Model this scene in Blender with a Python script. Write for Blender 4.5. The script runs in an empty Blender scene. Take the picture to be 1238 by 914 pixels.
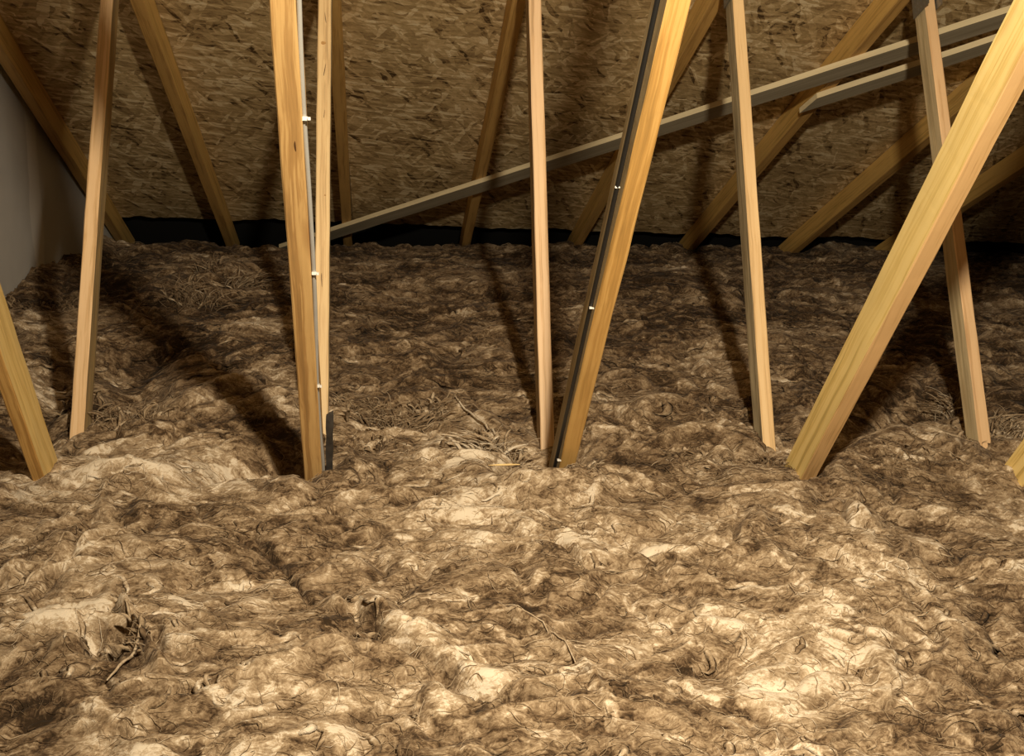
import bpy, math, random
import numpy as np
from mathutils import Vector, Matrix

C = bpy.context.scene.collection
sc = bpy.context.scene

# ------------------------------------------------------------------ camera
W, H = 1238.0, 914.0
FPX = 1340.87
R = np.array([0.99295783, -0.10838012, 0.04783821])
U = np.array([-0.01416638, 0.29228221, 0.95622718])
F = np.array([0.11761827, 0.95017096, -0.28868856])
cd = bpy.data.cameras.new('camera')
cam = bpy.data.objects.new('camera', cd); C.objects.link(cam)
cd.sensor_fit = 'HORIZONTAL'; cd.sensor_width = 36.0; cd.lens = FPX * 36.0 / W
cd.clip_start = 0.05; cd.clip_end = 60
cam.matrix_world = Matrix(((R[0], U[0], -F[0], 0), (R[1], U[1], -F[1], 0), (R[2], U[2], -F[2], 0), (0, 0, 0, 1)))
sc.camera = cam

# ------------------------------------------------------------------ world, lamp, exposure
w = bpy.data.worlds.new('world'); sc.world = w; w.use_nodes = True
w.node_tree.nodes['Background'].inputs[0].default_value = (1.0, 0.86, 0.62, 1)
w.node_tree.nodes['Background'].inputs[1].default_value = 0.006
LP = (0.34, 0.40, 0.72)
ld = bpy.data.lights.new('work_lamp', 'SPOT'); ld.energy = 355; ld.spot_size = math.radians(124); ld.spot_blend = 1.0; ld.color = (1.0, 0.85, 0.625); ld.shadow_soft_size = 0.045
lo = bpy.data.objects.new('work_lamp', ld); lo.location = LP; C.objects.link(lo)
lo.rotation_euler = (Vector((.76, 2.55, -.72)) - Vector(LP)).to_track_quat('-Z', 'Y').to_euler()
sc.view_settings.view_transform = 'Standard'; sc.view_settings.look = 'None'
sc.view_settings.exposure = 0.0; sc.view_settings.gamma = 1.0
sc.view_settings.use_curve_mapping = False

# ------------------------------------------------------------------ survey of the place (metres, camera height = 0)
YN, ZN, A1, A2, DY = 2.4727, -1.0216, 0.5484, 0.5456, 0.2385
YE, ZE, SL = 5.7696, -1.0003, 0.5016
X0, SP = -0.1563, 0.6
ZG, ZF = -1.01, -1.36
WALLX = -1.392

def ray(x, y): return F + R * (x - W / 2) / FPX + U * (H / 2 - y) / FPX
def hit(x, y, P, n):
    P = np.array(P, float); n = np.array(n, float); d = ray(x, y); return d * ((P @ n) / (d @ n))
NI = np.array([0, math.cos(A1), math.sin(A1)])
NO = np.array([0, math.cos(A2), -math.sin(A2)])
NR = np.array([0, math.sin(SL), math.cos(SL)])
def inner(x, y, off=0.0): return hit(x, y, np.array([0, YN, ZN]) + NI * off, NI)
def outer(x, y, off=0.0): return hit(x, y, np.array([0, YN + DY, ZN]) + NO * off, NO)
def roofp(x, y, off=0.0): return hit(x, y, np.array([0, YE, ZE]) + NR * off, NR)
def ground(x, y, z=ZG): return hit(x, y, (0, 0, z), (0, 0, 1))
DS = np.array([0, math.cos(SL), -math.sin(SL)])      # down the roof slope, away from the camera

# ------------------------------------------------------------------ helpers
def tag(o, label=None, cat=None, group=None, kind=None):
    if label: o['label'] = label
    if cat: o['category'] = cat
    if group: o['group'] = group
    if kind: o['kind'] = kind
    return o
def empty(name, loc):
    o = bpy.data.objects.new(name, None); C.objects.link(o); o.location = loc; o.empty_display_size = .05
    return o
def mesh_obj(name, verts, faces, mats, parent=None, loc=(0, 0, 0), rot=None, fmat=None, smooth=False):
    me = bpy.data.meshes.new(name); me.from_pydata([tuple(v) for v in verts], [], faces); me.update()
    for m in mats: me.materials.append(m)
    if fmat is not None: me.polygons.foreach_set('material_index', fmat)
    if smooth: me.polygons.foreach_set('use_smooth', [True] * len(me.polygons))
    o = bpy.data.objects.new(name, me); C.objects.link(o)
    M = Matrix.Translation(Vector(loc))
    if rot is not None: M = M @ rot.to_4x4()
    if parent is not None:
        o.parent = parent
        M = Matrix.Translation(-Vector(parent.location)) @ M if parent.type == 'EMPTY' else M
    o.matrix_local = M
    return o

# ---- gradient noise in numpy
def _h(ix, iy, seed):
    h = (ix.astype(np.int64) * 374761393 + iy.astype(np.int64) * 668265263 + seed * 982451653) & 0xffffffff
    h = ((h ^ (h >> 13)) * 1274126177) & 0xffffffff
    return (h ^ (h >> 16)) & 0xffff
_ang = np.arange(65536) * (2 * math.pi / 65536)
_ca, _sa = np.cos(_ang).astype(np.float32), np.sin(_ang).astype(np.float32)
def noise(x, y, seed=0):
    ix = np.floor(x); iy = np.floor(y); fx = (x - ix).astype(np.float32); fy = (y - iy).astype(np.float32)
    u = fx * fx * fx * (fx * (fx * 6 - 15) + 10); v = fy * fy * fy * (fy * (fy * 6 - 15) + 10)
    def g(dx, dy):
        a = _h(ix + dx, iy + dy, seed); return _ca[a] * (fx - dx) + _sa[a] * (fy - dy)
    a = g(0, 0); b = g(1, 0); c = g(0, 1); d = g(1, 1)
    return ((a + (b - a) * u) + ((c + (d - c) * u) - (a + (b - a) * u)) * v) * 1.5
def fbm(x, y, o=4, seed=0, gain=.5):
    s = 0; a = 1.0; t = 0
    for i in range(o):
        s = s + a * noise(x * 2 ** i + i * 7.3, y * 2 ** i + i * 3.1, seed + i); t += a; a *= gain
    return s / t
def sstep(a, b, x): t = np.clip((x - a) / (b - a), 0, 1); return t * t * (3 - 2 * t)

# ------------------------------------------------------------------ materials
def newmat(name):
    m = bpy.data.materials.new(name); m.use_nodes = True; nt = m.node_tree
    return m, nt, nt.nodes['Principled BSDF']
def N(nt, t, **k):
    n = nt.nodes.new(t)
    for a, b in k.items(): setattr(n, a, b)
    return n
def mth(nt, op, a, b=None, clamp=False):
    n = N(nt, 'ShaderNodeMath', operation=op, use_clamp=clamp)
    for i, v in enumerate((a, b)):
        if v is None: continue
        if isinstance(v, (int, float)): n.inputs[i].default_value = v
        else: nt.links.new(v, n.inputs[i])
    return n.outputs[0]
def vmap(nt, v, scale=(1, 1, 1), loc=(0, 0, 0), rot=(0, 0, 0)):
    n = N(nt, 'ShaderNodeMapping'); nt.links.new(v, n.inputs[0])
    n.inputs['Scale'].default_value = scale; n.inputs['Location'].default_value = loc; n.inputs['Rotation'].default_value = rot
    return n.outputs[0]
def ramp(nt, fac, stops):
    n = N(nt, 'ShaderNodeValToRGB'); nt.links.new(fac, n.inputs[0]); cr = n.color_ramp
    while len(cr.elements) < len(stops): cr.elements.new(.5)
    for e, (p, c) in zip(cr.elements, stops):
        e.position = p; e.color = (*c, 1) if len(c) == 3 else c
    return n.outputs[0]
def ntex(nt, v, scale, detail=4, rough=.5, dist=0.0):
    n = N(nt, 'ShaderNodeTexNoise'); nt.links.new(v, n.inputs['Vector'])
    n.inputs['Scale'].default_value = scale; n.inputs['Detail'].default_value = detail
    n.inputs['Roughness'].default_value = rough; n.inputs['Distortion'].default_value = dist
    return n
def mix(nt, fac, a, b, mode='MIX'):
    n = N(nt, 'ShaderNodeMix', data_type='RGBA', blend_type=mode)
    for i, v in ((0, fac), (6, a), (7, b)):
        if isinstance(v, (int, float)): n.inputs[i].default_value = v
        elif isinstance(v, tuple): n.inputs[i].default_value = (*v, 1)
        else: nt.links.new(v, n.inputs[i])
    return n.outputs[2]
def bump(nt, h, strength, dist, bsdf):
    n = N(nt, 'ShaderNodeBump'); n.inputs['Strength'].default_value = strength; n.inputs['Distance'].default_value = dist
    nt.links.new(h, n.inputs['Height']); nt.links.new(n.outputs[0], bsdf.inputs['Normal'])
def warpv(nt, v, scale, amt, detail=2):
    n = ntex(nt, v, scale, detail)
    s = N(nt, 'ShaderNodeVectorMath', operation='SUBTRACT'); nt.links.new(n.outputs['Color'], s.inputs[0]); s.inputs[1].default_value = (.5, .5, .5)
    m = N(nt, 'ShaderNodeVectorMath', operation='SCALE'); nt.links.new(s.outputs[0], m.inputs[0]); m.inputs[3].default_value = amt
    a = N(nt, 'ShaderNodeVectorMath', operation='ADD'); nt.links.new(v, a.inputs[0]); nt.links.new(m.outputs[0], a.inputs[1])
    return a.outputs[0]

def wood(name, light, dark, grey=0.0, seed=0.0, knots=.35, rough=.55):
    m, nt, b = newmat(name)
    tc = N(nt, 'ShaderNodeTexCoord').outputs['Object']
    v = vmap(nt, tc, loc=(seed, seed * 1.7, seed * 3.1))
    vor = N(nt, 'ShaderNodeTexVoronoi'); nt.links.new(vmap(nt, warpv(nt, v, 6, .02), (9, 9, 2.6)), vor.inputs['Vector']); vor.inputs['Scale'].default_value = 1.0
    kd = ramp(nt, vor.outputs['Distance'], [(0.0, (1, 1, 1)), (.10, (.8, .8, .8)), (.20, (0, 0, 0))])
    wv = warpv(nt, v, 5, .012)
    g1 = ntex(nt, vmap(nt, wv, (60, 60, 1.3)), 1.0, 5, .6, .4)
    g2 = ntex(nt, vmap(nt, wv, (260, 260, 7)), 1.0, 3, .6)
    big = ntex(nt, vmap(nt, v, (5, 5, 1.6)), 1.0, 3)
    g = mth(nt, 'ADD', mth(nt, 'MULTIPLY', g1.outputs[0], .75), mth(nt, 'MULTIPLY', g2.outputs[0], .25))
    col = ramp(nt, g, [(.36, tuple(c * .72 for c in dark)), (.45, dark), (.50, tuple(light[i] * .75 + dark[i] * .25 for i in range(3))), (.60, light)])
    hs = mix(nt, ramp(nt, big.outputs[0], [(.35, (0, 0, 0)), (.7, (.5, .5, .5))]), col, tuple(c * .62 for c in light))
    if grey: 
        gr = ntex(nt, vmap(nt, v, (45, 45, 3.5)), 1.0, 5, .65, .8)
        hs = mix(nt, ramp(nt, gr.outputs[0], [(.40, (0, 0, 0)), (.60, (grey,) * 3)]), hs, (.20, .165, .10))
    hs = mix(nt, mth(nt, 'MULTIPLY', kd, knots), hs, tuple(c * s for c, s in zip(dark, (.62, .5, .42))))
    nt.links.new(hs, b.inputs['Base Color']); b.inputs['Roughness'].default_value = rough
    b.inputs['Specular IOR Level'].default_value = .3
    bump(nt, g, .25, .0012, b)
    return m

def simple(name, col, rough=.6, metal=0.0, noise_amt=.12, nscale=30):
    m, nt, b = newmat(name)
    tc = N(nt, 'ShaderNodeTexCoord').outputs['Object']
    n = ntex(nt, tc, nscale, 4)
    c = mix(nt, n.outputs[0], tuple(x * (1 - noise_amt) for x in col), tuple(min(1, x * (1 + noise_amt)) for x in col))
    nt.links.new(c, b.inputs['Base Color']); b.inputs['Roughness'].default_value = rough; b.inputs['Metallic'].default_value = metal
    return m

def osb_mat():
    m, nt, b = newmat('strand_board')
    tc = N(nt, 'ShaderNodeTexCoord').outputs['Object']
    base = warpv(nt, tc, 8, .06, 3)
    def layer(rot, sc_, seed):
        v = vmap(nt, vmap(nt, base, rot=(0, 0, rot)), sc_, (seed, seed * 2, 0))
        vo = N(nt, 'ShaderNodeTexVoronoi', voronoi_dimensions='2D'); nt.links.new(v, vo.inputs['Vector']); vo.inputs['Scale'].default_value = 1
        vo.inputs['Randomness'].default_value = 1
        s = N(nt, 'ShaderNodeSeparateColor'); nt.links.new(vo.outputs['Color'], s.inputs[0])
        return s.outputs[0], s.outputs[1], vo.outputs['Distance']
    a, a2, ad = layer(0.08, (13, 42, 1), 1.3)
    c, c2, c_d = layer(1.0, (11, 52, 1), 5.1)
    d, d2, dd = layer(-1.1, (11, 52, 1), 9.7)
    e, e2, ed = layer(0.25, (18, 80, 1), 3.3)
    h = mth(nt, 'ADD', a, 0.0)
    k1 = mth(nt, 'GREATER_THAN', c2, .58)
    k2 = mth(nt, 'GREATER_THAN', d2, .66)
    k3 = mth(nt, 'GREATER_THAN', e2, .55)
    def sel(k, x, y):
        return mth(nt, 'ADD', mth(nt, 'MULTIPLY', k, x), mth(nt, 'MULTIPLY', mth(nt, 'SUBTRACT', 1.0, k), y))
    h = sel(k1, c, h); h = sel(k2, d, h); h = sel(k3, mth(nt, 'ADD', mth(nt, 'MULTIPLY', e, .6), mth(nt, 'MULTIPLY', h, .4)), h)
    fine = ntex(nt, vmap(nt, warpv(nt, base, 22, .03, 3), (24, 78, 1)), 1.0, 6, .75)
    f2 = ntex(nt, vmap(nt, vmap(nt, base, rot=(0, 0, 1.0)), (18, 95, 1)), 1.0, 5, .7)
    big = ntex(nt, tc, 2.2, 3)
    t = mth(nt, 'ADD', mth(nt, 'MULTIPLY', h, .50), mth(nt, 'MULTIPLY', fine.outputs[0], .78))
    t = mth(nt, 'ADD', t, mth(nt, 'MULTIPLY', mth(nt, 'SUBTRACT', f2.outputs[0], .6), .45))
    t = mth(nt, 'ADD', t, mth(nt, 'MULTIPLY', mth(nt, 'SUBTRACT', big.outputs[0], .5), .35))
    fl, fl2, _ = layer(0.2, (12, 55, 1), 14.2); dg, dg2, _ = layer(1.15, (9, 60, 1), 21.7)
    def gt(v, k): return mth(nt, 'GREATER_THAN', v, k)
    t = mth(nt, 'ADD', t, mth(nt, 'MULTIPLY', gt(fl, .88), .22)); t = mth(nt, 'SUBTRACT', t, mth(nt, 'MULTIPLY', gt(fl2, .93), .16))
    t = mth(nt, 'ADD', t, mth(nt, 'MULTIPLY', gt(dg, .90), .16)); t = mth(nt, 'SUBTRACT', t, mth(nt, 'MULTIPLY', gt(dg2, .95), .20))
    col = ramp(nt, t, [(.24, (.10, .058, .024)), (.36, (.37, .25, .115)), (.60, (.60, .435, .215)), (.78, (.80, .61, .34)), (.90, (1.0, .84, .55))])
    nt.links.new(col, b.inputs['Base Color']); b.inputs['Roughness'].default_value = .62
    b.inputs['Specular IOR Level'].default_value = .3
    bump(nt, mth(nt, 'ADD', h, mth(nt, 'MULTIPLY', fine.outputs[0], .5)), .55, .003, b)
    return m

def wool_mat(name, strand=False):
    m, nt, b = newmat(name)
    tc = N(nt, 'ShaderNodeTexCoord').outputs['Object']
    at = N(nt, 'ShaderNodeAttribute', attribute_name='tone')
    tone = at.outputs['Fac']
    w1 = warpv(nt, tc, 4.5, .22, 3)
    w2 = warpv(nt, w1, 17, .07, 3)
    n1 = ntex(nt, vmap(nt, w2, (13, 26, 18)), 1.0, 6, .62, .6)       # torn flakes, tens of millimetres
    w3 = warpv(nt, tc, 26, .05, 2)
    n2 = ntex(nt, vmap(nt, w3, (45, 150, 70)), 1.0, 5, .68, .5)      # fibre streaks
    n3 = ntex(nt, vmap(nt, w3, (160, 110, 130), rot=(0, 0, .7)), 1.0, 3, .7)
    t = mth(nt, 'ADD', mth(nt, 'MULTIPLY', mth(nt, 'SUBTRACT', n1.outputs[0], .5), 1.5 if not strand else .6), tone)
    t = mth(nt, 'ADD', t, mth(nt, 'MULTIPLY', mth(nt, 'SUBTRACT', n2.outputs[0], .5), 1.1 if not strand else .5))
    t = mth(nt, 'ADD', t, mth(nt, 'MULTIPLY', mth(nt, 'SUBTRACT', n3.outputs[0], .5), .55))
    def band(n, w_): return ramp(nt, mth(nt, 'ABSOLUTE', mth(nt, 'SUBTRACT', n.outputs[0], .5)), [(0, (1, 1, 1)), (w_, (0, 0, 0))])
    if not strand:
        n4 = ntex(nt, vmap(nt, w2, (9, 17, 12), (4, 2, 0)), 1.0, 4, .55, .8)
        t = mth(nt, 'ADD', t, mth(nt, 'MULTIPLY', ramp(nt, n4.outputs[0], [(.53, (0, 0, 0)), (.60, (1, 1, 1))]), .26))
        v1 = band(ntex(nt, vmap(nt, w2, (12, 26, 16), (9, 1, 3)), 1.0, 3, .5, .9), .022)
        v2 = band(ntex(nt, vmap(nt, w3, (34, 70, 40), (2, 8, 1)), 1.0, 3, .6, 1.2), .03)
        t = mth(nt, 'SUBTRACT', t, mth(nt, 'MULTIPLY', v1, .20))
        t = mth(nt, 'ADD', t, mth(nt, 'MULTIPLY', v2, .16))
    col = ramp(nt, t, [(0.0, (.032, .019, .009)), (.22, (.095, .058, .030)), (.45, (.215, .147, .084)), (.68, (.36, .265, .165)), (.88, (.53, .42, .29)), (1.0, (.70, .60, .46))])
    nt.links.new(col, b.inputs['Base Color']); b.inputs['Roughness'].default_value = .85
    b.inputs['Specular IOR Level'].default_value = .15
    b.inputs['Sheen Weight'].default_value = .03
    hb = mth(nt, 'ADD', mth(nt, 'MULTIPLY', n1.outputs[0], 1.0), mth(nt, 'MULTIPLY', n2.outputs[0], .5))
    hb = mth(nt, 'ADD', hb, mth(nt, 'MULTIPLY', n3.outputs[0], .2))
    bump(nt, hb, .65, .006, b)
    return m

M_osb = osb_mat()
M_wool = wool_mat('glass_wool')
M_strand = wool_mat('glass_wool_strands', True)
M_black = simple('eaves_darkness', (.004, .0035, .003), .95)  # near-black colour standing in for the unlit depth of the eaves
M_board = simple('plasterboard', (.45, .43, .40), .9)
M_steel = simple('galvanised_steel', (.30, .30, .29), .4, .8)
M_cgrey = simple('grey_cable_sheath', (.40, .40, .38), .45)
M_cblack = simple('black_cable_sheath', (.012, .012, .012), .4)
M_white = simple('white_plastic', (.75, .73, .68), .4)
M_dark = simple('dark_felt', (.05, .042, .034), .8, nscale=60, noise_amt=.8)
M_knot = simple('knot', (.50, .28, .10), .5, nscale=120, noise_amt=.5)
M_split = simple('resin_split', (.10, .045, .015), .6)

# ------------------------------------------------------------------ the setting
# roof boards: the slope in view, running up to the ridge, and the opposite slope behind the camera
ceil_ = empty('ceiling', (0, YE, ZE)); tag(ceil_, kind='structure')
RD = 0.100                                     # rafter depth
def board(x0, x1, s0, s1, ragged=False, side=1):
    """board on the rafters between distances s0..s1 up the slope from the eaves point"""
    nx = max(2, int((x1 - x0) / .03)) if ragged else 2
    rnd = random.Random(int(x0 * 100) + 7)
    xs = np.linspace(x0, x1, nx); th = .015
    off = fbm(xs * 5, xs * 0 + 3.3, 4, 11) * .06 + fbm(xs * 30, xs * 0 + 1.3, 3, 17) * .03 if ragged else xs * 0
    V = []; Fc = []
    for i, x in enumerate(xs):
        a = s0 + off[i]
        V += [(x - x0, a - s0, 0), (x - x0, s1 - s0, 0), (x - x0, a - s0, th), (x - x0, s1 - s0, th)]
    for i in range(nx - 1):
        k = 4 * i; q = k + 4
        Fc += [(k, k + 1, q + 1, q), (k + 2, q + 2, q + 3, k + 3), (k, q, q + 2, k + 2), (k + 1, k + 3, q + 3, q + 1)]
    Fc += [(0, 2, 3, 1), (4 * nx - 4, 4 * nx - 3, 4 * nx - 1, 4 * nx - 2)]
    if side == 1:
        o0 = np.array([x0, YE, ZE]) + NR * RD - DS * s0
        ax = Matrix(((1, 0, 0), (0, -DS[1], NR[1]), (0, -DS[2], NR[2])))
    else:
        yr = 2 * YR
        o0 = np.array([x0, YE, ZE]) + NR * RD - DS * s0; o0[1] = yr - o0[1]
        ax = Matrix(((1, 0, 0), (0, DS[1], -NR[1]), (0, -DS[2], NR[2])))
        # keep the underside facing the loft
    mesh_obj('board', V, Fc, [M_osb], ceil_, o0, ax)
YR = 1.05
SR = (YE + NR[1] * RD - YR) / math.cos(SL)      # slope distance to ridge
rows = [(-.07, 1.515), (1.518, 2.735), (2.738, 3.955), (3.958, SR)]
for ri, (s0, s1) in enumerate(rows):
    x = X0 - 1.2 - .05 if ri % 2 else X0 - 2.4
    first = True
    while x < 5.3:
        x1 = min(x + 2.397, 5.4)
        xs = max(x, WALLX - .03)
        if x1 - xs > .1: board(xs, x1, s0, s1, ri == 0)
        x += 2.4
for ri, (s0, s1) in enumerate([(SR - 1.25, SR), (SR - 2.5, SR - 1.253), (SR - 3.7, SR - 2.503)]):
    board(WALLX - .03, 1.6, s0, s1, False, -1); board(1.603, 5.4, s0, s1, False, -1)

# near-black sheets painting in the darkness of the eaves void beyond the boards
def quadbox(name, pts, th, mat, kind='structure', parent=None):
    """thick panel from 4 corner points"""
    p = [np.array(q, float) for q in pts]; n = np.cross(p[1] - p[0], p[3] - p[0]); n /= np.linalg.norm(n)
    V = p + [q + n * th for q in p]
    Fc = [(0, 3, 2, 1), (4, 5, 6, 7), (0, 1, 5, 4), (1, 2, 6, 5), (2, 3, 7, 6), (3, 0, 4, 7)]
    o = mesh_obj(name, V, Fc, [mat], parent)
    if kind: o['kind'] = kind
    return o
a = np.array([0, YE, ZE]) + NR * (RD + .03); e0 = a + DS * .75; e1 = a - DS * .1
quadbox('eaves_dark_sheet_1', [(WALLX, e1[1], e1[2]), (5.4, e1[1], e1[2]), (5.4, e0[1], e0[2]), (WALLX, e0[1], e0[2])], .01, M_black)
quadbox('eaves_dark_sheet_2', [(WALLX, 6.62, ZF), (5.4, 6.62, ZF), (5.4, 6.62, -.9), (WALLX, 6.62, -.9)], .02, M_black)
# loft floor (plasterboard below the wool) and gable wall
quadbox('floor', [(WALLX - .1, -2.2, ZF - .02), (5.4, -2.2, ZF - .02), (5.4, 6.7, ZF - .02), (WALLX - .1, 6.7, ZF - .02)], .02, M_board)

def wall_mat():
    m, nt, b = newmat('plasterboard_wall')
    tc = N(nt, 'ShaderNodeTexCoord').outputs['Object']
    n = ntex(nt, tc, 3, 4); f = ntex(nt, tc, 90, 3)
    c = ramp(nt, n.outputs[0], [(.3, (.56, .55, .54)), (.7, (.68, .67, .65))])
    # taped joint: a ragged pale band of filler with a vertical run
    wv = warpv(nt, vmap(nt, tc, (1, 1, .35)), 7, .16, 4)
    s = N(nt, 'ShaderNodeSeparateXYZ'); nt.links.new(wv, s.inputs[0])
    d = mth(nt, 'ABSOLUTE', mth(nt, 'SUBTRACT', s.outputs[1], 4.66))
    k = ramp(nt, d, [(.0, (1, 1, 1)), (.055, (.9, .9, .9)), (.075, (0, 0, 0))])
    c = mix(nt, mth(nt, 'MULTIPLY', k, .8), c, (.85, .83, .80))
    nt.links.new(c, b.inputs['Base Color']); b.inputs['Roughness'].default_value = .85
    bump(nt, f.outputs[0], .15, .001, b)
    return m
def roof_z(y): return ZE + RD / math.cos(SL) + (YE - y) * math.tan(SL)
ys = [-1.6, YR, 6.55]; poly = [(-1.6, ZF), (6.6, ZF), (6.6, roof_z(6.6)), (YR, roof_z(YR)), (-1.6, roof_z(YR) - (YR + 1.6) * math.tan(SL))]
V = [(WALLX, y, z) for y, z in poly] + [(WALLX - .08, y, z) for y, z in poly]
Fc = [(0, 1, 2, 3, 4), (9, 8, 7, 6, 5)] + [(i, i + 5, (i + 1) % 5 + 5, (i + 1) % 5) for i in range(5)]
tag(mesh_obj('wall_left', V, Fc, [wall_mat()]), kind='structure')

# ------------------------------------------------------------------ timber
def timber(name, TL, TR, BR, BL, nrm, depth, mats, parent, n=36, seed=0, notch=None):
    """a sawn length of timber: front face through four points, running back `depth` along nrm"""
    TL, TR, BR, BL = map(np.array, (TL, TR, BR, BL))
    t = (TL + TR) / 2; b_ = (BL + BR) / 2
    wd = (np.linalg.norm(TR - TL) + np.linalg.norm(BR - BL)) / 2
    ax = t - b_; L = np.linalg.norm(ax); z = ax / L
    y = nrm - z * (nrm @ z); y /= np.linalg.norm(y); x = np.cross(y, z)
    rot = Matrix(((x[0], y[0], z[0]), (x[1], y[1], z[1]), (x[2], y[2], z[2])))
    hw = wd / 2; c = .0025
    prof = [(-hw + c, 0), (hw - c, 0), (hw, c), (hw, depth - c), (hw - c, depth), (-hw + c, depth), (-hw, depth - c), (-hw, c)]
    n = max(6, int(L / .035)); V = []; Fc = []; fm = []
    zs = np.linspace(0, L, n + 1)
    wob = [fbm(zs * 6, zs * 0 + seed * 3.7 + q, 3, 5) * .0016 for q in range(8)]
    bow = fbm(zs * .8, zs * 0 + seed * 9.1, 2, 8) * .003
    for i, zz in enumerate(zs):
        for q, (px, py) in enumerate(prof):
            dx = wob[q][i] * (1 if px > 0 else -1) + bow[i]; dy_ = wob[(q + 3) % 8][i]
            if notch and q in (6, 7, 0) and abs(zz - notch) < .02: dx += .006
            V.append((px + dx, py + dy_, zz))
    for i in range(n):
        for q in range(8):
            k = i * 8; r = (q + 1) % 8
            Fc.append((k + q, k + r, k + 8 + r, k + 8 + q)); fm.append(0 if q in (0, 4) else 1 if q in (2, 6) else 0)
    Fc += [tuple(range(7, -1, -1)), tuple(n * 8 + q for q in range(8))]; fm += [0, 0]
    o = mesh_obj(name, V, Fc, mats, parent, b_, rot, fm)
    return o, rot, b_, L, wd
def quad(fn, top, bot, ext_t, ext_b, off=0.0):
    """front face corners from photo rows (y, xl, xr) on the plane fn, extended past both ends"""
    TL, TR = fn(top[1], top[0], off), fn(top[2], top[0], off); BL, BR = fn(bot[1], bot[0], off), fn(bot[2], bot[0], off)
    aL = TL - BL; aR = TR - BR
    def cut(P, A, z): return P + A * ((z - P[2]) / A[2])
    ct = (TL + TR) / 2; cb = (BL + BR) / 2; A = ct - cb
    half = (np.linalg.norm(TR - TL) + np.linalg.norm(BR - BL)) / 4
    hx = np.array([half, 0, 0])
    t = cut(cb, A, ext_t); b_ = cut(cb, A, ext_b)
    return t - hx, t + hx, b_ + hx, b_ - hx

peach = ((.86, .60, .34), (.70, .45, .22)); gold = ((.72, .44, .145), (.50, .27, .075)); yellow = ((.90, .66, .26), (.74, .50, .16))
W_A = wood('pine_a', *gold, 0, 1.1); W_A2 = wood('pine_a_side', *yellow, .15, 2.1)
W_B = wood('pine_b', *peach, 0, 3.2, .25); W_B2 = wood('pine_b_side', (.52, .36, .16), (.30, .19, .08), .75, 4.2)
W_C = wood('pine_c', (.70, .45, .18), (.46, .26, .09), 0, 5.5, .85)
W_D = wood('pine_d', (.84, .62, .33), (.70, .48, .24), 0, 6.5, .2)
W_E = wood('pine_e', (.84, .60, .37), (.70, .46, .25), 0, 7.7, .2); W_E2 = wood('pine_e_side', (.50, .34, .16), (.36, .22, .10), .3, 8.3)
W_F = wood('pine_f', (.66, .40, .13), (.52, .29, .08), 0, 9.1, .2); W_F2 = wood('pine_f_side', (.66, .54, .32), (.46, .36, .20), .3, 10.2)  # side colour raised to make up for grazing light
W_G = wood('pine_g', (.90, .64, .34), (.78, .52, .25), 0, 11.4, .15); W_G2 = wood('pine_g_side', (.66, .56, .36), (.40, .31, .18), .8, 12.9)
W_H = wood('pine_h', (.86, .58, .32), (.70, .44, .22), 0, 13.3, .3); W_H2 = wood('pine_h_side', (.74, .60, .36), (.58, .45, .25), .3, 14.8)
W_I = wood('pine_i', (.66, .42, .19), (.50, .30, .12), 0, 15.7, .4); W_I2 = wood('pine_i_side', (.96, .73, .30), (.82, .58, .19), 0, 16.6, .5)  # yellow side, its colour brightened in place of light on that face
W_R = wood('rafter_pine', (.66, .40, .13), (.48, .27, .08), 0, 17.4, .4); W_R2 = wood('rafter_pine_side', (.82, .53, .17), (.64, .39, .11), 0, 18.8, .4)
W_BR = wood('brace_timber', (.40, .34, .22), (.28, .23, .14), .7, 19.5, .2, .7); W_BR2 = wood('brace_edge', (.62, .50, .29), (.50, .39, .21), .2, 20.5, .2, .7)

labels = {
 -2: 'rafter of the truss tight against the grey gable wall, far left',
 -1: 'truss whose two webs meet at the left edge, beside the grey gable wall',
 0: 'pine truss whose orange web carries a grey cable with white clips',
 1: 'pine truss whose leaning web has a black cable running down its left side',
 2: 'pine truss with the thick bright yellow web leaning right',
 3: 'pine truss of the rightmost upright web, with steel plate at its top',
 4: 'truss seen only as a dim rafter crossing behind the rightmost upright web',
 5: 'truss seen only as the short dim rafter at the far right edge',
}
trusses = {}
for k in range(-2, 6):
    xk = X0 + SP * k
    t = empty('roof_truss', (xk, YN, ZF)); trusses[k] = t
    tag(t, labels[k], 'roof truss', 'timber trusses holding up the roof')
# rafters: (row,x) pairs for centre of the underside where measured
def rafter(k, p_hi, p_lo, wd=.044):
    a_, b_ = roofp(*p_hi), roofp(*p_lo)
    x = (a_[0] + b_[0]) / 2; 
    dx = (b_[0] - a_[0]) / (b_[1] - a_[1])
    yb = 6.15; yt = YR + .03
    def P(y): return np.array([b_[0] + dx * (y - b_[1]) * .5, y, ZE + (YE - y) * math.tan(SL)])
    hx = np.array([wd / 2, 0, 0]); T_, B_ = P(yt), P(yb)
    return timber('rafter', T_ - hx, T_ + hx, B_ + hx, B_ - hx, NR, RD - .001, [W_R, W_R2], trusses[k], seed=k + 20)
rafter(-2, (15, 75), (112, 240)); rafter(-1, (172, 0), (275, 290)); rafter(0, (407, 0), (420, 290)); rafter(1, (622, 0), (565, 290))
rafter(2, (845, 50), (703, 290)); rafter(3, (1072, 20), (846, 290)); rafter(4, (1150, 150), (974, 295)); rafter(5, (1222, 217), (1185, 240))
# hidden lower chords under the wool
for k in range(-2, 6):
    xk = X0 + SP * k; hx = np.array([.021, 0, 0]); a_ = np.array([xk, 6.1, ZF + .002]); b_ = np.array([xk, -1.5, ZF + .002])
    timber('lower_chord', b_ - hx, b_ + hx, a_ + hx, a_ - hx, np.array([0, 0, 1.]), .095, [W_R], trusses[k], seed=k + 40)

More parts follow.
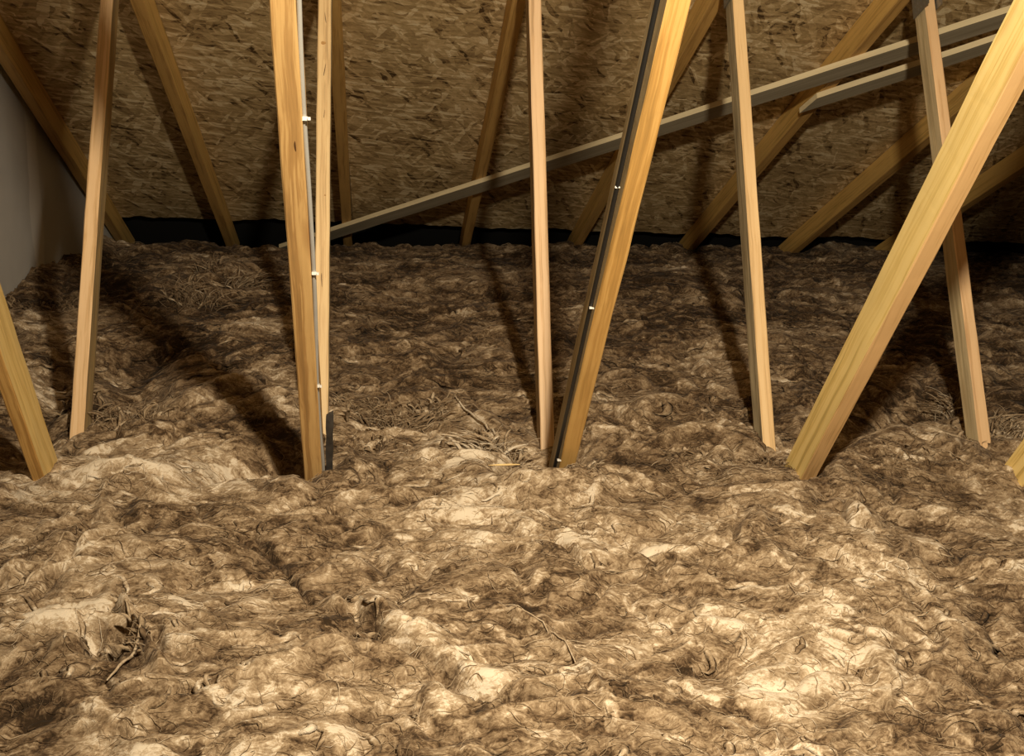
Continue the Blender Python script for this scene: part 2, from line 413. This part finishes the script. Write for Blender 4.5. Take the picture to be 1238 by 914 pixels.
ZB = ZF + .06
T_IN, T_OUT = 1.28, .245
wA = timber('web', *quad(inner, (400, -24, -8), (572, 35, 53), T_IN, ZB), NI, .097, [W_A, W_A2], trusses[-1], seed=1)
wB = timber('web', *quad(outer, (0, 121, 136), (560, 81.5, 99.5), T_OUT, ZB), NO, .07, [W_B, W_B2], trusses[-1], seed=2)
wC = timber('web', *quad(inner, (0, 324, 358), (590, 368.5, 389), T_IN, ZB), NI, .097, [W_C, W_C], trusses[0], seed=3)
wD = timber('web', *quad(outer, (0, 384.5, 401), (540, 379, 396.5), T_OUT, ZB), NO, .07, [W_D, W_G2], trusses[0], seed=4)
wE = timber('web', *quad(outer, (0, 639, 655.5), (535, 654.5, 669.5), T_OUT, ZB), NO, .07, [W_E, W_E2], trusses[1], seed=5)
wF = timber('web', *quad(inner, (0, 807, 834.6), (579, 673, 693), T_IN, ZB), NI, .097, [W_F, W_F2], trusses[1], seed=6)
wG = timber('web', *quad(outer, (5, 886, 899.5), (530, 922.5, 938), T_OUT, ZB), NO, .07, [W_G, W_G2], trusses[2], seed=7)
qI = quad(inner, (180, 1177, 1200), (578, 969, 987.6), T_IN, ZB)
wI = timber('web', *qI, NI, .097, [W_I, W_I2], trusses[2], seed=8, notch=None)
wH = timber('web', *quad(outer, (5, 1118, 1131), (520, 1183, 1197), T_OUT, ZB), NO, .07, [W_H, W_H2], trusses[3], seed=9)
wJ = timber('web', *[p_ + np.array([.6, 0, 0]) for p_ in qI], NI, .097, [W_I, W_I2], trusses[3], seed=10)

# knots and short splits on the webs (thin inlays on the face they belong to)
def inlay(wb, fn, px, py, wmm, hmm, mat, name, tilt=0.0, side=False):
    o, rot, b_, L, wd = wb
    P = Vector(fn(px, py)) - Vector(b_); loc = rot.transposed() @ P
    n = 12; V = []; 
    for q in range(n):
        a_ = 2 * math.pi * q / n; rr = 1 + .12 * math.sin(3 * a_ + px)
        u = math.cos(a_) * wmm / 2000 * rr; v = math.sin(a_) * hmm / 2000 * rr
        u, v = u * math.cos(tilt) - v * math.sin(tilt), u * math.sin(tilt) + v * math.cos(tilt)
        uu = max(-wd / 2 + .004, min(wd / 2 - .004, loc.x + u)); V.append((uu, -.0016, loc.z + v))
    V += [(v[0], .001, v[2]) for v in V]
    Fc = [tuple(range(n))] + [(q, q + n, (q + 1) % n + n, (q + 1) % n) for q in range(n)]
    o2 = mesh_obj(name, V, Fc, [mat], o); o2.matrix_local = Matrix.Identity(4)
for a_ in [(wD, outer, 391, 52, 14, 9, M_knot), (wD, outer, 393, 236, 5, 4, M_knot)]:
    inlay(*a_, 'knot')
for a_ in [(wD, outer, 393.5, 22, 1.6, 34, M_split, 'split', .12), (wD, outer, 392.5, 85, 1.8, 40, M_split, 'split', -.15), (wD, outer, 392, 138, 1.2, 24, M_split, 'split', -.08),
           (wD, outer, 389, 338, 2, 40, M_split, 'split', .03), (wC, inner, 357, 176, 2.2, 20, M_split, 'split', .06)]:
    inlay(*a_)

# toothed steel plates where an upright web meets its rafter
def plate(k, wb):
    o, rot, b_, L, wd = wb
    top = Vector(b_) + rot @ Vector((0, 0, L - .045))
    V = []; Fc = []
    x = top.x - wd / 2 - .004
    def bx(x0, x1, y0, y1, z0, z1):
        s = len(V); V.extend([(x0, y0, z0), (x1, y0, z0), (x1, y1, z0), (x0, y1, z0), (x0, y0, z1), (x1, y0, z1), (x1, y1, z1), (x0, y1, z1)])
        Fc.extend([(s, s + 3, s + 2, s + 1), (s + 4, s + 5, s + 6, s + 7), (s, s + 1, s + 5, s + 4), (s + 1, s + 2, s + 6, s + 5), (s + 2, s + 3, s + 7, s + 6), (s + 3, s, s + 4, s + 7)])
    for sx in (0, wd + .0075):
        bx(sx - .0008, sx + .0008, -.05, .05, -.065, .06)
        for i in range(5):
            for j in range(6): bx(sx - .0016, sx + .0016, -.04 + i * .018, -.036 + i * .018, -.055 + j * .019, -.047 + j * .019)
    mesh_obj('nail_plate', V, Fc, [M_steel], trusses[k], (x, top.y + .02, top.z + .005), Matrix.Rotation(-.5, 3, 'X'))
plate(-1, wB); plate(0, wD); plate(1, wE); plate(2, wG); plate(3, wH)

# ------------------------------------------------------------------ diagonal braces nailed under the rafters
def brace(p0, p1, ext0, ext1, wd, cut=0.0, seed=0, label='', extra=0.0):
    """front edge ridge through two photo points on the plane of the plank's underside"""
    th = .022
    A, B = roofp(*p0, -th - extra), roofp(*p1, -th - extra)
    d = B - A; d /= np.linalg.norm(d); A = A - d * ext0; B = B + d * ext1
    L = np.linalg.norm(B - A); up = NR; ac = np.cross(d, up); ac /= np.linalg.norm(ac)
    if ac @ DS < 0: ac = -ac
    rot = Matrix(((d[0], ac[0], up[0]), (d[1], ac[1], up[1]), (d[2], ac[2], up[2])))
    hand = np.dot(np.cross(d, ac), up)
    n = 60; V = []; Fc = []; fm = []
    xs = np.linspace(0, L, n + 1)
    for i, x in enumerate(xs):
        sk = (cut if i == 0 else 0)
        w0 = float(fbm(np.array([x * 3]), np.array([seed * 2.3]), 2, 3)[0]) * .003
        for (yy, zz) in ((0, 0), (0, th), (wd, th), (wd, 0)):
            V.append((x - sk * (yy / wd), yy + w0, zz))
    for i in range(n):
        k = i * 4
        for q in range(4):
            r = (q + 1) % 4; Fc.append((k + q, k + 4 + q, k + 4 + r, k + r)); fm.append(1 if q in (0, 2) else 0)
    Fc += [(0, 1, 2, 3), (n * 4 + 3, n * 4 + 2, n * 4 + 1, n * 4)]; fm += [1, 1]
    if hand < 0: V = [(v[0], v[1], v[2]) for v in V]
    o = mesh_obj('diagonal_brace', V, Fc, [brm, brm2], None, A, rot, fm)
    return tag(o, label, 'brace', 'diagonal planks across the rafters')
def plank_mat(name, light, dark):
    m, nt, b = newmat(name); tc = N(nt, 'ShaderNodeTexCoord').outputs['Object']
    g = ntex(nt, vmap(nt, warpv(nt, tc, 5, .01), (1.5, 70, 70)), 1, 5, .6); big = ntex(nt, vmap(nt, tc, (2, 8, 8)), 1, 3)
    t = mth(nt, 'ADD', mth(nt, 'MULTIPLY', g.outputs[0], .6), mth(nt, 'MULTIPLY', big.outputs[0], .4))
    nt.links.new(ramp(nt, t, [(.35, dark), (.65, light)]), b.inputs['Base Color']); b.inputs['Roughness'].default_value = .75
    bump(nt, g.outputs[0], .3, .001, b); return m
brm = plank_mat('brace_grey', (.46, .40, .29), (.28, .24, .16)); brm2 = plank_mat('brace_edge_lit', (.86, .74, .48), (.68, .57, .35))  # one plank timber; its edge is coloured paler as the lit face
brace((402, 279), (1092, 56), .42, 1.0, .090, 0, 1, 'long grey plank rising diagonally across the undersides of the rafters')
brace((988, 119), (1089, 86), 0.0, 1.1, .075, .11, 2, 'shorter grey plank lapping just below the long diagonal one, left end cut at a slant')

# ------------------------------------------------------------------ cables
def tube(name, pts, r, mat, parent=None, flat=1.0, n=8):
    P = [Vector(p_) for p_ in pts]; V = []; Fc = []
    # catmull-rom resample
    Q = []
    for i in range(len(P) - 1):
        a_, b_, c_, d_ = P[max(i - 1, 0)], P[i], P[i + 1], P[min(i + 2, len(P) - 1)]
        for s in range(8):
            t = s / 8; Q.append(.5 * ((2 * b_) + (c_ - a_) * t + (2 * a_ - 5 * b_ + 4 * c_ - d_) * t * t + (3 * b_ - a_ - 3 * c_ + d_) * t ** 3))
    Q.append(P[-1])
    for i, q in enumerate(Q):
        d = (Q[min(i + 1, len(Q) - 1)] - Q[max(i - 1, 0)]).normalized()
        x = Vector((1, 0, 0)); x = (x - d * x.dot(d)).normalized(); y = d.cross(x)
        for s in range(n):
            a_ = 2 * math.pi * s / n; V.append(q + x * math.cos(a_) * r + y * math.sin(a_) * r * flat)
    for i in range(len(Q) - 1):
        for s in range(n):
            k = i * n; Fc.append((k + s, k + (s + 1) % n, k + n + (s + 1) % n, k + n + s))
    Fc += [tuple(range(n - 1, -1, -1)), tuple((len(Q) - 1) * n + s for s in range(n))]
    return mesh_obj(name, V, Fc, [mat], parent, smooth=True)
def clip(p, parent, s=.011):
    V = []; Fc = []
    def bx(c, h):
        k = len(V)
        for sz in (-1, 1):
            for sx, sy in ((-1, -1), (1, -1), (1, 1), (-1, 1)): V.append((c[0] + sx * h[0], c[1] + sy * h[1], c[2] + sz * h[2]))
        Fc.extend([(k, k + 3, k + 2, k + 1), (k + 4, k + 5, k + 6, k + 7), (k, k + 1, k + 5, k + 4), (k + 1, k + 2, k + 6, k + 5), (k + 2, k + 3, k + 7, k + 6), (k + 3, k, k + 4, k + 7)])
    bx((0, -s * .1, 0), (s * .55, s * .7, s * .35)); bx((s * .6, -s * .55, 0), (s * .5, s * .28, s * .28)); bx((s * .9, -s * .9, 0), (s * .25, s * .35, s * .22))
    return mesh_obj('cable_clip', V, Fc, [M_white], parent, p)
cpts = [(359, -60), (361.5, 0), (364, 70), (368, 145), (374, 235), (379.5, 330), (382, 400), (383.5, 466), (387, 520), (390.5, 560), (391, 592), (392, 640)]
gp = [inner(x, y, .012) for x, y in cpts]
gc = tube('cable', gp, .0042, M_cgrey, None, .8)
tag(gc, 'grey cable clipped down the right edge of the orange web with the knots', 'cable')
for x, y in ((368, 143), (380, 330), (384, 466), (391, 583)): clip(inner(x, y, .010), gc, .0095 if y < 200 else .008)
side_x = wF[2][0] - wF[4] / 2
bpts = [(808, -60), (795, 0), (751.8, 200), (698.6, 440), (676, 540), (667.5, 580), (660, 620)]
bp = []
for x, y in bpts:
    bp.append(hit(x, y, (side_x - .006, 0, 0), (1, 0, 0)))
bc = tube('cable', bp, .0046, M_cblack, None, 1.3)
tag(bc, 'black cable clipped down the left side of the leaning web', 'cable')
for x, y in ((745, 226), (714, 372), (675, 556)): clip(hit(x, y, (side_x - .008, 0, 0), (1, 0, 0)), bc, .005)

# ------------------------------------------------------------------ mineral wool
def grid_axis(segs):
    out = []
    for a_, b_, s in segs: out.append(np.arange(a_, b_, s))
    return np.concatenate(out + [np.array([segs[-1][1]])])
gx = grid_axis([(WALLX + .004, -.95, .0075), (-.95, 1.75, .0042), (1.75, 2.7, .008), (2.7, 5.3, .02)])
gy = grid_axis([(-1.5, .9, .03), (.9, 1.25, .01), (1.25, 2.95, .0042), (2.95, 4.2, .0075), (4.2, 6.4, .011)])
# folds, hollows and crests that the photograph shows: photo polyline, width (m), height (m)
FOLD = [
 ([(262, 575), (300, 556), (345, 548), (366, 570)], .055, -.075),
 ([(140, 600), (230, 572), (300, 592), (350, 602)], .06, .030),
 ([(70, 590), (130, 588)], .05, .02),
 ([(170, 500), (150, 440), (190, 420)], .09, -.06),
 ([(30, 545), (60, 500), (70, 450)], .06, -.05),
 ([(205, 500), (300, 478), (345, 500)], .06, .035),
 ([(620, 580), (645, 560), (668, 575)], .05, -.07),
 ([(680, 560), (700, 545)], .05, -.03),
 ([(420, 585), (500, 560), (580, 575), (640, 598), (760, 592)], .07, .035),
 ([(590, 600), (650, 612), (700, 602)], .05, .022),
 ([(735, 548), (800, 545), (865, 548)], .014, -.05),
 ([(880, 560), (930, 548), (965, 565)], .035, -.04),
 ([(985, 545), (1060, 500), (1130, 490)], .08, -.05),
 ([(1010, 560), (1080, 530), (1160, 545)], .07, .03),
 ([(112, 768), (128, 795), (146, 770)], .022, -.075),
 ([(150, 745), (170, 790), (196, 825)], .012, .03),
 ([(188, 778), (192, 800)], .008, -.03),
 ([(400, 775), (440, 765), (455, 760)], .016, -.04),
 ([(405, 720), (455, 770), (520, 800), (560, 836), (620, 855), (680, 848)], .014, -.030),
 ([(420, 735), (500, 770), (560, 812), (640, 835), (720, 822)], .030, .022),
 ([(725, 640), (770, 665), (810, 700), (840, 735)], .012, -.016),
 ([(600, 735), (660, 762), (705, 800), (735, 868)], .010, .016),
 ([(305, 650), (345, 690), (375, 728)], .007, -.022),
 ([(965, 705), (1010, 700), (1045, 703)], .008, -.028),
 ([(1100, 716), (1155, 712), (1238, 720)], .008, -.030),
 ([(1010, 630), (1022, 648), (1060, 660)], .010, -.028),
 ([(1020, 625), (1050, 650)], .018, .020),
 ([(120, 600), (105, 660), (80, 690)], .012, -.014),
 ([(270, 835), (350, 815), (420, 800)], .016, .016),
 ([(180, 850), (240, 840), (262, 836)], .010, -.020),
 ([(830, 800), (870, 790)], .02, -.02),
 ([(870, 845), (915, 850)], .025, -.025),
 ([(220, 370), (260, 340), (300, 330)], .06, .045),
 ([(420, 500), (520, 480), (600, 520)], .05, .025),
 ([(440, 520), (500, 515), (560, 530)], .025, -.030),
]
def seg_dist(X, Y, pl):
    P = [ground(*q)[:2] for q in pl]; D = None
    for a_, b_ in zip(P[:-1], P[1:]):
        dx, dy = b_[0] - a_[0], b_[1] - a_[1]
        t = np.clip(((X - a_[0]) * dx + (Y - a_[1]) * dy) / (dx * dx + dy * dy + 1e-9), 0, 1)
        d = (X - a_[0] - t * dx) ** 2 + (Y - a_[1] - t * dy) ** 2
        D = d if D is None else np.minimum(D, d)
    return D, P
TONE = [  # the wool's own patches, plus shade painted dark into creases and holes
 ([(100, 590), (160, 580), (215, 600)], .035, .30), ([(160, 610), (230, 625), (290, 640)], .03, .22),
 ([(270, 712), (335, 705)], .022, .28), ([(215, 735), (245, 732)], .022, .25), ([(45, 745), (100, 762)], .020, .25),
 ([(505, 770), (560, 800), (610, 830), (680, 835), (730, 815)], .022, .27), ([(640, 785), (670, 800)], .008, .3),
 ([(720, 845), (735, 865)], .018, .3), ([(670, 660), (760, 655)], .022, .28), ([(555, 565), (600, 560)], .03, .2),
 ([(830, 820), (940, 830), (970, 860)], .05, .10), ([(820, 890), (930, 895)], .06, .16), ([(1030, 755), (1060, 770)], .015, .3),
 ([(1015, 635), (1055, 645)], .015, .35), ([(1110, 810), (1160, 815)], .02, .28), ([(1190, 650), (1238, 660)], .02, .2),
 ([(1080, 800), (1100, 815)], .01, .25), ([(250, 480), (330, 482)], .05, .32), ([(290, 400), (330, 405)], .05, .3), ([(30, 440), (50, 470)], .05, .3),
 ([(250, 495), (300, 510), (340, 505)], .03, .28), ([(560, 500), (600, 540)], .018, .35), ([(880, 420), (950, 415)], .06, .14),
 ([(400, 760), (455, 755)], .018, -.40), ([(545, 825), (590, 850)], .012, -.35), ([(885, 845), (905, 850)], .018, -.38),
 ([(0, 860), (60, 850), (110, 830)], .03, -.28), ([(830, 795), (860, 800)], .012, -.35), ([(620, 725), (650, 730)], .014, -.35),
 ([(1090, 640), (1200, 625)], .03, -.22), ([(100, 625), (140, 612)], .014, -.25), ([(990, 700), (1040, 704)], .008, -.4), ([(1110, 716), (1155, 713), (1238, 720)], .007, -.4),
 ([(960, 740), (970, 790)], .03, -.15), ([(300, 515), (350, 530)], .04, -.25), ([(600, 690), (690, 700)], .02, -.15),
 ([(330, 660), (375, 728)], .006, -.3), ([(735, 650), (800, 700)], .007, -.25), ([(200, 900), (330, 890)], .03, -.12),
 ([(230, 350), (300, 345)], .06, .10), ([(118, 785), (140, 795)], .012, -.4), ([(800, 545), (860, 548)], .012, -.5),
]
EL = ground(140, 288); ER = ground(1238, 297)
def edge_y(X): return EL[1] + (ER[1] - EL[1]) * (X - EL[0]) / (ER[0] - EL[0])
def wool(X, Y):
    """height, tone, sideways shift of the wool surface at (X, Y)"""
    X = X.astype(np.float32); Y = Y.astype(np.float32)
    wx = fbm(X * 3.1, Y * 3.1, 3, 21); wy = fbm(X * 3.1 + 9, Y * 3.1, 3, 31)
    x1 = X + wx * .16; y1 = Y + wy * .16
    wx2 = fbm(x1 * 11, y1 * 13, 3, 41); wy2 = fbm(x1 * 11 + 5, y1 * 13, 3, 51)
    x2 = x1 + wx2 * .05; y2 = y1 + wy2 * .04
    big = fbm(X * 1.3, Y * 1.6, 2, 61)
    b1 = np.abs(fbm(x1 * 4.2, y1 * 5.6, 2, 71)) ** .8
    b2 = np.abs(fbm(x2 * 8, y2 * 14, 2, 81)) ** .75
    b3 = np.abs(fbm(x2 * 22, y2 * 44, 2, 91)) ** .8
    b4 = fbm(x2 * 80, y2 * 120, 2, 101)
    dens = .65 + .5 * sstep(-.3, .3, fbm(X * 2.2 + 3, Y * 2.2, 2, 111))
    Z = ZG - .012 + big * .05 + b1 * .050 + (b2 * .024 + b3 * .0055) * dens + b4 * .0018
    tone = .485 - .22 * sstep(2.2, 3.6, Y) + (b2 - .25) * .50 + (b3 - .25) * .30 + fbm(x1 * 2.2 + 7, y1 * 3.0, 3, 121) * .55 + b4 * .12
    for pl, wd, hh in FOLD:
        P = np.array([ground(*q)[:2] for q in pl]); mg = wd * 3.2 + .02
        mk = (X > P[:, 0].min() - mg) & (X < P[:, 0].max() + mg) & (Y > P[:, 1].min() - mg) & (Y < P[:, 1].max() + mg)
        if not mk.any(): continue
        D, _ = seg_dist(X[mk] + wx2[mk] * .02, Y[mk] + wy2[mk] * .02, pl)
        g = np.exp(-D / (wd * wd)); Z[mk] += hh * g
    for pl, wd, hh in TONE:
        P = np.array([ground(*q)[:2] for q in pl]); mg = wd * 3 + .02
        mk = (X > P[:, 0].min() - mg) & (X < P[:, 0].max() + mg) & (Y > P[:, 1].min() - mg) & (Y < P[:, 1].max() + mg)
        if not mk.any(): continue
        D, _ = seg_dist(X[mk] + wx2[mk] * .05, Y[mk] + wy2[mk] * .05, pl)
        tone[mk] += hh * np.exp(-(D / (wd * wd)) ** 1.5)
    # the wool ends in the dark of the eaves and piles a little against the gable wall
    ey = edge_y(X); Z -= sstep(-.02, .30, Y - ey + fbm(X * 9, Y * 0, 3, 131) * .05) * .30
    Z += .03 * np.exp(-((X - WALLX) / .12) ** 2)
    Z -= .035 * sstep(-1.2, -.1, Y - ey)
    Z = np.minimum(Z, ZG + .16)
    return Z, tone, wx2, wy2
XX, YY = np.meshgrid(gx, gy)
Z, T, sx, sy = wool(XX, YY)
fr = sstep(WALLX, WALLX + .08, XX)
VX = XX + sx * .022 * fr; VY = YY + sy * .022
ny, nx = XX.shape
co = np.stack([VX, VY, Z], -1).reshape(-1, 3).astype(np.float32)
me = bpy.data.meshes.new('insulation')
me.vertices.add(nx * ny); me.vertices.foreach_set('co', co.ravel())
idx = np.arange(nx * ny).reshape(ny, nx)
q = np.stack([idx[:-1, :-1], idx[:-1, 1:], idx[1:, 1:], idx[1:, :-1]], -1).reshape(-1, 4)
me.loops.add(q.size); me.loops.foreach_set('vertex_index', q.ravel().astype(np.int32))
me.polygons.add(len(q)); me.polygons.foreach_set('loop_start', np.arange(0, q.size, 4, dtype=np.int32))
me.polygons.foreach_set('loop_total', np.full(len(q), 4, np.int32)); me.polygons.foreach_set('use_smooth', np.ones(len(q), bool))
me.update(calc_edges=True)
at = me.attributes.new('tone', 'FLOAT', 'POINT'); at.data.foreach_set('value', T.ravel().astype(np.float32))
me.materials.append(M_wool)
ins = bpy.data.objects.new('insulation', me); C.objects.link(ins)
tag(ins, 'deep rumpled blanket of brown and cream mineral wool covering the whole loft floor', 'insulation', kind='stuff')

# ribbons of fibre lying on and standing out of the wool
class Rib:
    def __init__(s): s.V = []; s.F = []; s.T = []
    def strip(s, pts, w0, tone, thick=.0006):
        n = len(pts); k = len(s.V)
        for i, p_ in enumerate(pts):
            a_ = pts[max(i - 1, 0)]; b_ = pts[min(i + 1, n - 1)]; d = (b_ - a_)
            d = d / (np.linalg.norm(d) + 1e-9)
            sd = np.cross(d, (0, 0, 1)); l = np.linalg.norm(sd); sd = sd / l if l > 1e-3 else np.array([1., 0, 0])
            ww = w0 * math.sin(math.pi * min(.97, .08 + .9 * i / (n - 1))) ** .7
            up = np.cross(sd, d)
            s.V += [p_ - sd * ww, p_ + up * (ww * .45 + thick), p_ + sd * ww, p_ - up * thick]; s.T += [tone] * 4
        for i in range(n - 1):
            for q_ in range(4):
                r = (q_ + 1) % 4; s.F.append((k + i * 4 + q_, k + i * 4 + r, k + i * 4 + 4 + r, k + i * 4 + 4 + q_))
        s.F += [(k + 3, k + 2, k + 1, k), tuple(k + (n - 1) * 4 + q_ for q_ in range(4))]
    def build(s, name, parent, kind='stuff', mat=None):
        o = mesh_obj(name, s.V, s.F, [mat or M_strand], parent, smooth=True)
        a_ = o.data.attributes.new('tone', 'FLOAT', 'POINT'); a_.data.foreach_set('value', np.array(s.T, np.float32))
        if kind: o['kind'] = kind
        return o
rng = np.random.default_rng(5)
def lay(cnt, xr, yr, lr, wr, lift, tr, r_):
    x = rng.uniform(*xr, cnt); y = rng.uniform(*yr, cnt); a_ = rng.normal(0, .7, cnt) + (rng.random(cnt) < .3) * rng.uniform(0, 3, cnt)
    L = rng.uniform(*lr, cnt); n = 11
    PX = np.zeros((cnt, n)); PY = np.zeros((cnt, n)); cx, cy = x.copy(), y.copy(); ang = a_.copy(); cur = rng.normal(0, .32, cnt)
    for i in range(n):
        PX[:, i] = cx; PY[:, i] = cy; ang = ang + cur + rng.normal(0, .28, cnt); cx = cx + np.cos(ang) * L / n; cy = cy + np.sin(ang) * L / n * .8
    PX = np.clip(PX, WALLX + .012, 5); Zs, Ts, sx_, sy_ = wool(PX, PY)
    wv = rng.uniform(*wr, cnt); lf = rng.uniform(*lift, cnt)
    for j in range(cnt):
        t = np.linspace(0, 1, n); z = Zs[j] * .75 + Zs[j].mean() * .25 + lf[j] * np.sin(t * math.pi * rng.uniform(.6, 1.6)) - .0005
        z = np.maximum(z, Zs[j] - .003)
        pts = np.stack([PX[j] + sx_[j] * .022, PY[j] + sy_[j] * .022, z], -1)
        r_.strip([p_ for p_ in pts], wv[j], float(np.clip(Ts[j].mean() + rng.uniform(*tr), .02, 1.2)))
rb = Rib()
lay(4200, (-.8, 1.4), (1.3, 2.6), (.03, .12), (.0002, .0009), (.0, .005), (-.3, .35), rb)
lay(2600, (-1.3, 2.4), (2.4, 4.2), (.05, .16), (.0004, .0014), (.0, .008), (-.25, .35), rb)
lay(1400, (-1.35, 3.2), (4.0, 5.9), (.08, .22), (.0008, .0025), (.0, .010), (-.2, .35), rb)
rb.build('loose_fibres', ins)
fb = Rib()
lay(420, (-.75, 1.3), (1.3, 2.7), (.04, .12), (.003, .010), (-.002, .002), (-.2, .3), fb)
lay(260, (-1.2, 2.3), (2.7, 4.6), (.08, .20), (.006, .018), (.0, .006), (-.15, .25), fb)
fb.build('torn_flakes', ins, mat=M_wool)

# tufts pulled up out of the wool
def tuft(px, py, hgt, spread, cnt, lean=(0, 0), tone=.5, wd=.004, seed=0):
    rg = np.random.default_rng(seed + int(px)); c = ground(px, py); r_ = Rib(); cnt = int(cnt * 2.2)
    xs = c[0] + rg.normal(0, spread, cnt); ys = c[1] + rg.normal(0, spread * .7, cnt)
    Zs, Ts, _, _ = wool(np.array(xs), np.array(ys))
    for j in range(cnt):
        h = hgt * rg.uniform(.35, 1.0); a_ = rg.uniform(-1, 1); b_ = rg.uniform(-.8, .8); n = 8; pts = []
        cu = rg.uniform(-.5, .5)
        for i in range(n):
            t = i / (n - 1)
            pts.append(np.array([xs[j] + (a_ * .7 + lean[0]) * h * t + cu * h * t * t, ys[j] + (b_ * .6 + lean[1]) * h * t, Zs[j] - .006 + h * (t - .45 * t * t) * (1 if a_ * a_ < .5 else .6)]))
        r_.strip(pts, wd * (rg.uniform(.06, .3) if rg.random() > .25 else rg.uniform(.8, 2.2)), tone + rg.uniform(-.25, .3))
    r_.build('wool_tuft', ins, None)
TUFTS = [(235, 372, .15, .05, 90, (0, 0), .55), (290, 352, .12, .03, 40, (.3, 0), .62), (255, 345, .10, .04, 40, (0, 0), .5),
 (470, 512, .095, .045, 80, (0, 0), .55), (520, 505, .08, .035, 60, (.2, 0), .55), (440, 505, .06, .03, 40, (-.2, 0), .5),
 (600, 548, .11, .030, 100, (-.3, 0), .72), (635, 562, .10, .022, 80, (-.1, 0), .62), (575, 530, .06, .02, 40, (-.5, 0), .7), (650, 575, .06, .02, 50, (.1, 0), .5),
 (150, 520, .09, .05, 70, (0, 0), .5), (110, 500, .07, .04, 40, (0, 0), .42), (165, 800, .055, .018, 26, (-.1, 0), .6), (120, 780, .035, .018, 16, (-.4, 0), .55),
 (1150, 490, .13, .020, 50, (-.2, 0), .6), (1215, 520, .10, .04, 60, (.3, 0), .62), (1180, 530, .04, .03, 60, (0, 0), .5),
 (930, 560, .05, .03, 80, (0, 0), .42), (1100, 555, .04, .06, 70, (-.3, 0), .55), (75, 365, .06, .06, 50, (0, 0), .45), (30, 372, .05, .06, 40, (0, 0), .45), (95, 325, .05, .06, 40, (0, 0), .5),
 (700, 590, .035, .03, 60, (.3, 0), .6), (450, 540, .05, .05, 50, (0, 0), .5), (400, 500, .05, .03, 40, (0, 0), .5), (840, 560, .04, .05, 60, (.2, 0), .6), (430, 775, .025, .025, 30, (0, 0), .5)]
for i, a_ in enumerate(TUFTS): tuft(*a_, seed=i)
# a few long pale cords
def cord(pl, wd, tone, lift=.006):
    P = [ground(*q_) for q_ in pl]; pts = []
    for i in range(len(P) - 1):
        for s in range(6): pts.append(P[i] + (P[i + 1] - P[i]) * s / 6)
    pts.append(P[-1]); A = np.array(pts); A[1:-1] = (A[:-2] + A[1:-1] + A[2:]) / 3; A[1:-1] = (A[:-2] + A[1:-1] + A[2:]) / 3
    z, _, _, _ = wool(A[:, 0], A[:, 1]); A[:, 2] = z + lift; r_ = Rib()
    r_.strip([p_ for p_ in A], wd, tone); r_.build('wool_cord', ins, None)
cord([(548, 495), (570, 510), (590, 525), (606, 545)], .005, .95, .012)
cord([(395, 820), (412, 850), (404, 875)], .0018, .8, .002)
cord([(602, 735), (650, 755), (690, 790), (702, 815)], .0022, .8, .002)
cord([(20, 725), (50, 700), (85, 668)], .004, .75, .002)
cord([(150, 745), (165, 780), (188, 800)], .0035, .7, .012)
cord([(130, 840), (160, 808), (178, 795)], .004, .75, .010)

# ------------------------------------------------------------------ small things in the wool
g0 = inner(398.5, 503, .03); g1 = inner(398, 590, .03)
V = []; Fc = []; n = 10
for i in range(n + 1):
    t = i / n; p_ = g0 + (g1 - g0) * t * 1.25; hw = .008 + .0008 * math.sin(i * 2.1)
    for a_, b_ in ((-hw, -.003), (hw, -.003), (hw, .012), (-hw, .012)): V.append((p_[0] + a_, p_[1] + b_, p_[2] + (.004 * math.sin(i * 5) if i else .01 * (a_ > 0))))
for i in range(n):
    for q_ in range(4): Fc.append((i * 4 + q_, i * 4 + 4 + q_, i * 4 + 4 + (q_ + 1) % 4, i * 4 + (q_ + 1) % 4))
Fc += [(0, 1, 2, 3), (n * 4 + 3, n * 4 + 2, n * 4 + 1, n * 4)]
tag(mesh_obj('felt_strip', V, Fc, [M_dark]), 'short dark strip standing on end in the wool beside the foot of the orange web', 'strip')
a_ = ground(589, 593); b_ = ground(627, 592); zz = float(wool(np.array([a_[0], b_[0]]), np.array([a_[1], b_[1]]))[0].max()) + .006
V = []; 
for t, r in ((0, .0006), (.3, .0026), (.7, .003), (1, .0012)):
    p_ = a_ + (b_ - a_) * t; 
    for dy_, dz in ((-r, 0), (0, r), (r, 0), (0, -r)): V.append((p_[0], p_[1] + dy_, zz + dz))
Fc = [(i * 4 + q_, i * 4 + 4 + q_, i * 4 + 4 + (q_ + 1) % 4, i * 4 + (q_ + 1) % 4) for i in range(3) for q_ in range(4)] + [(3, 2, 1, 0), (12, 13, 14, 15)]
tag(mesh_obj('wood_splinter', V, Fc, [wood('splinter_pine', (.85, .62, .28), (.7, .48, .2), 0, 30.2)]), 'small pale yellow splinter of wood lying on the wool', 'splinter')
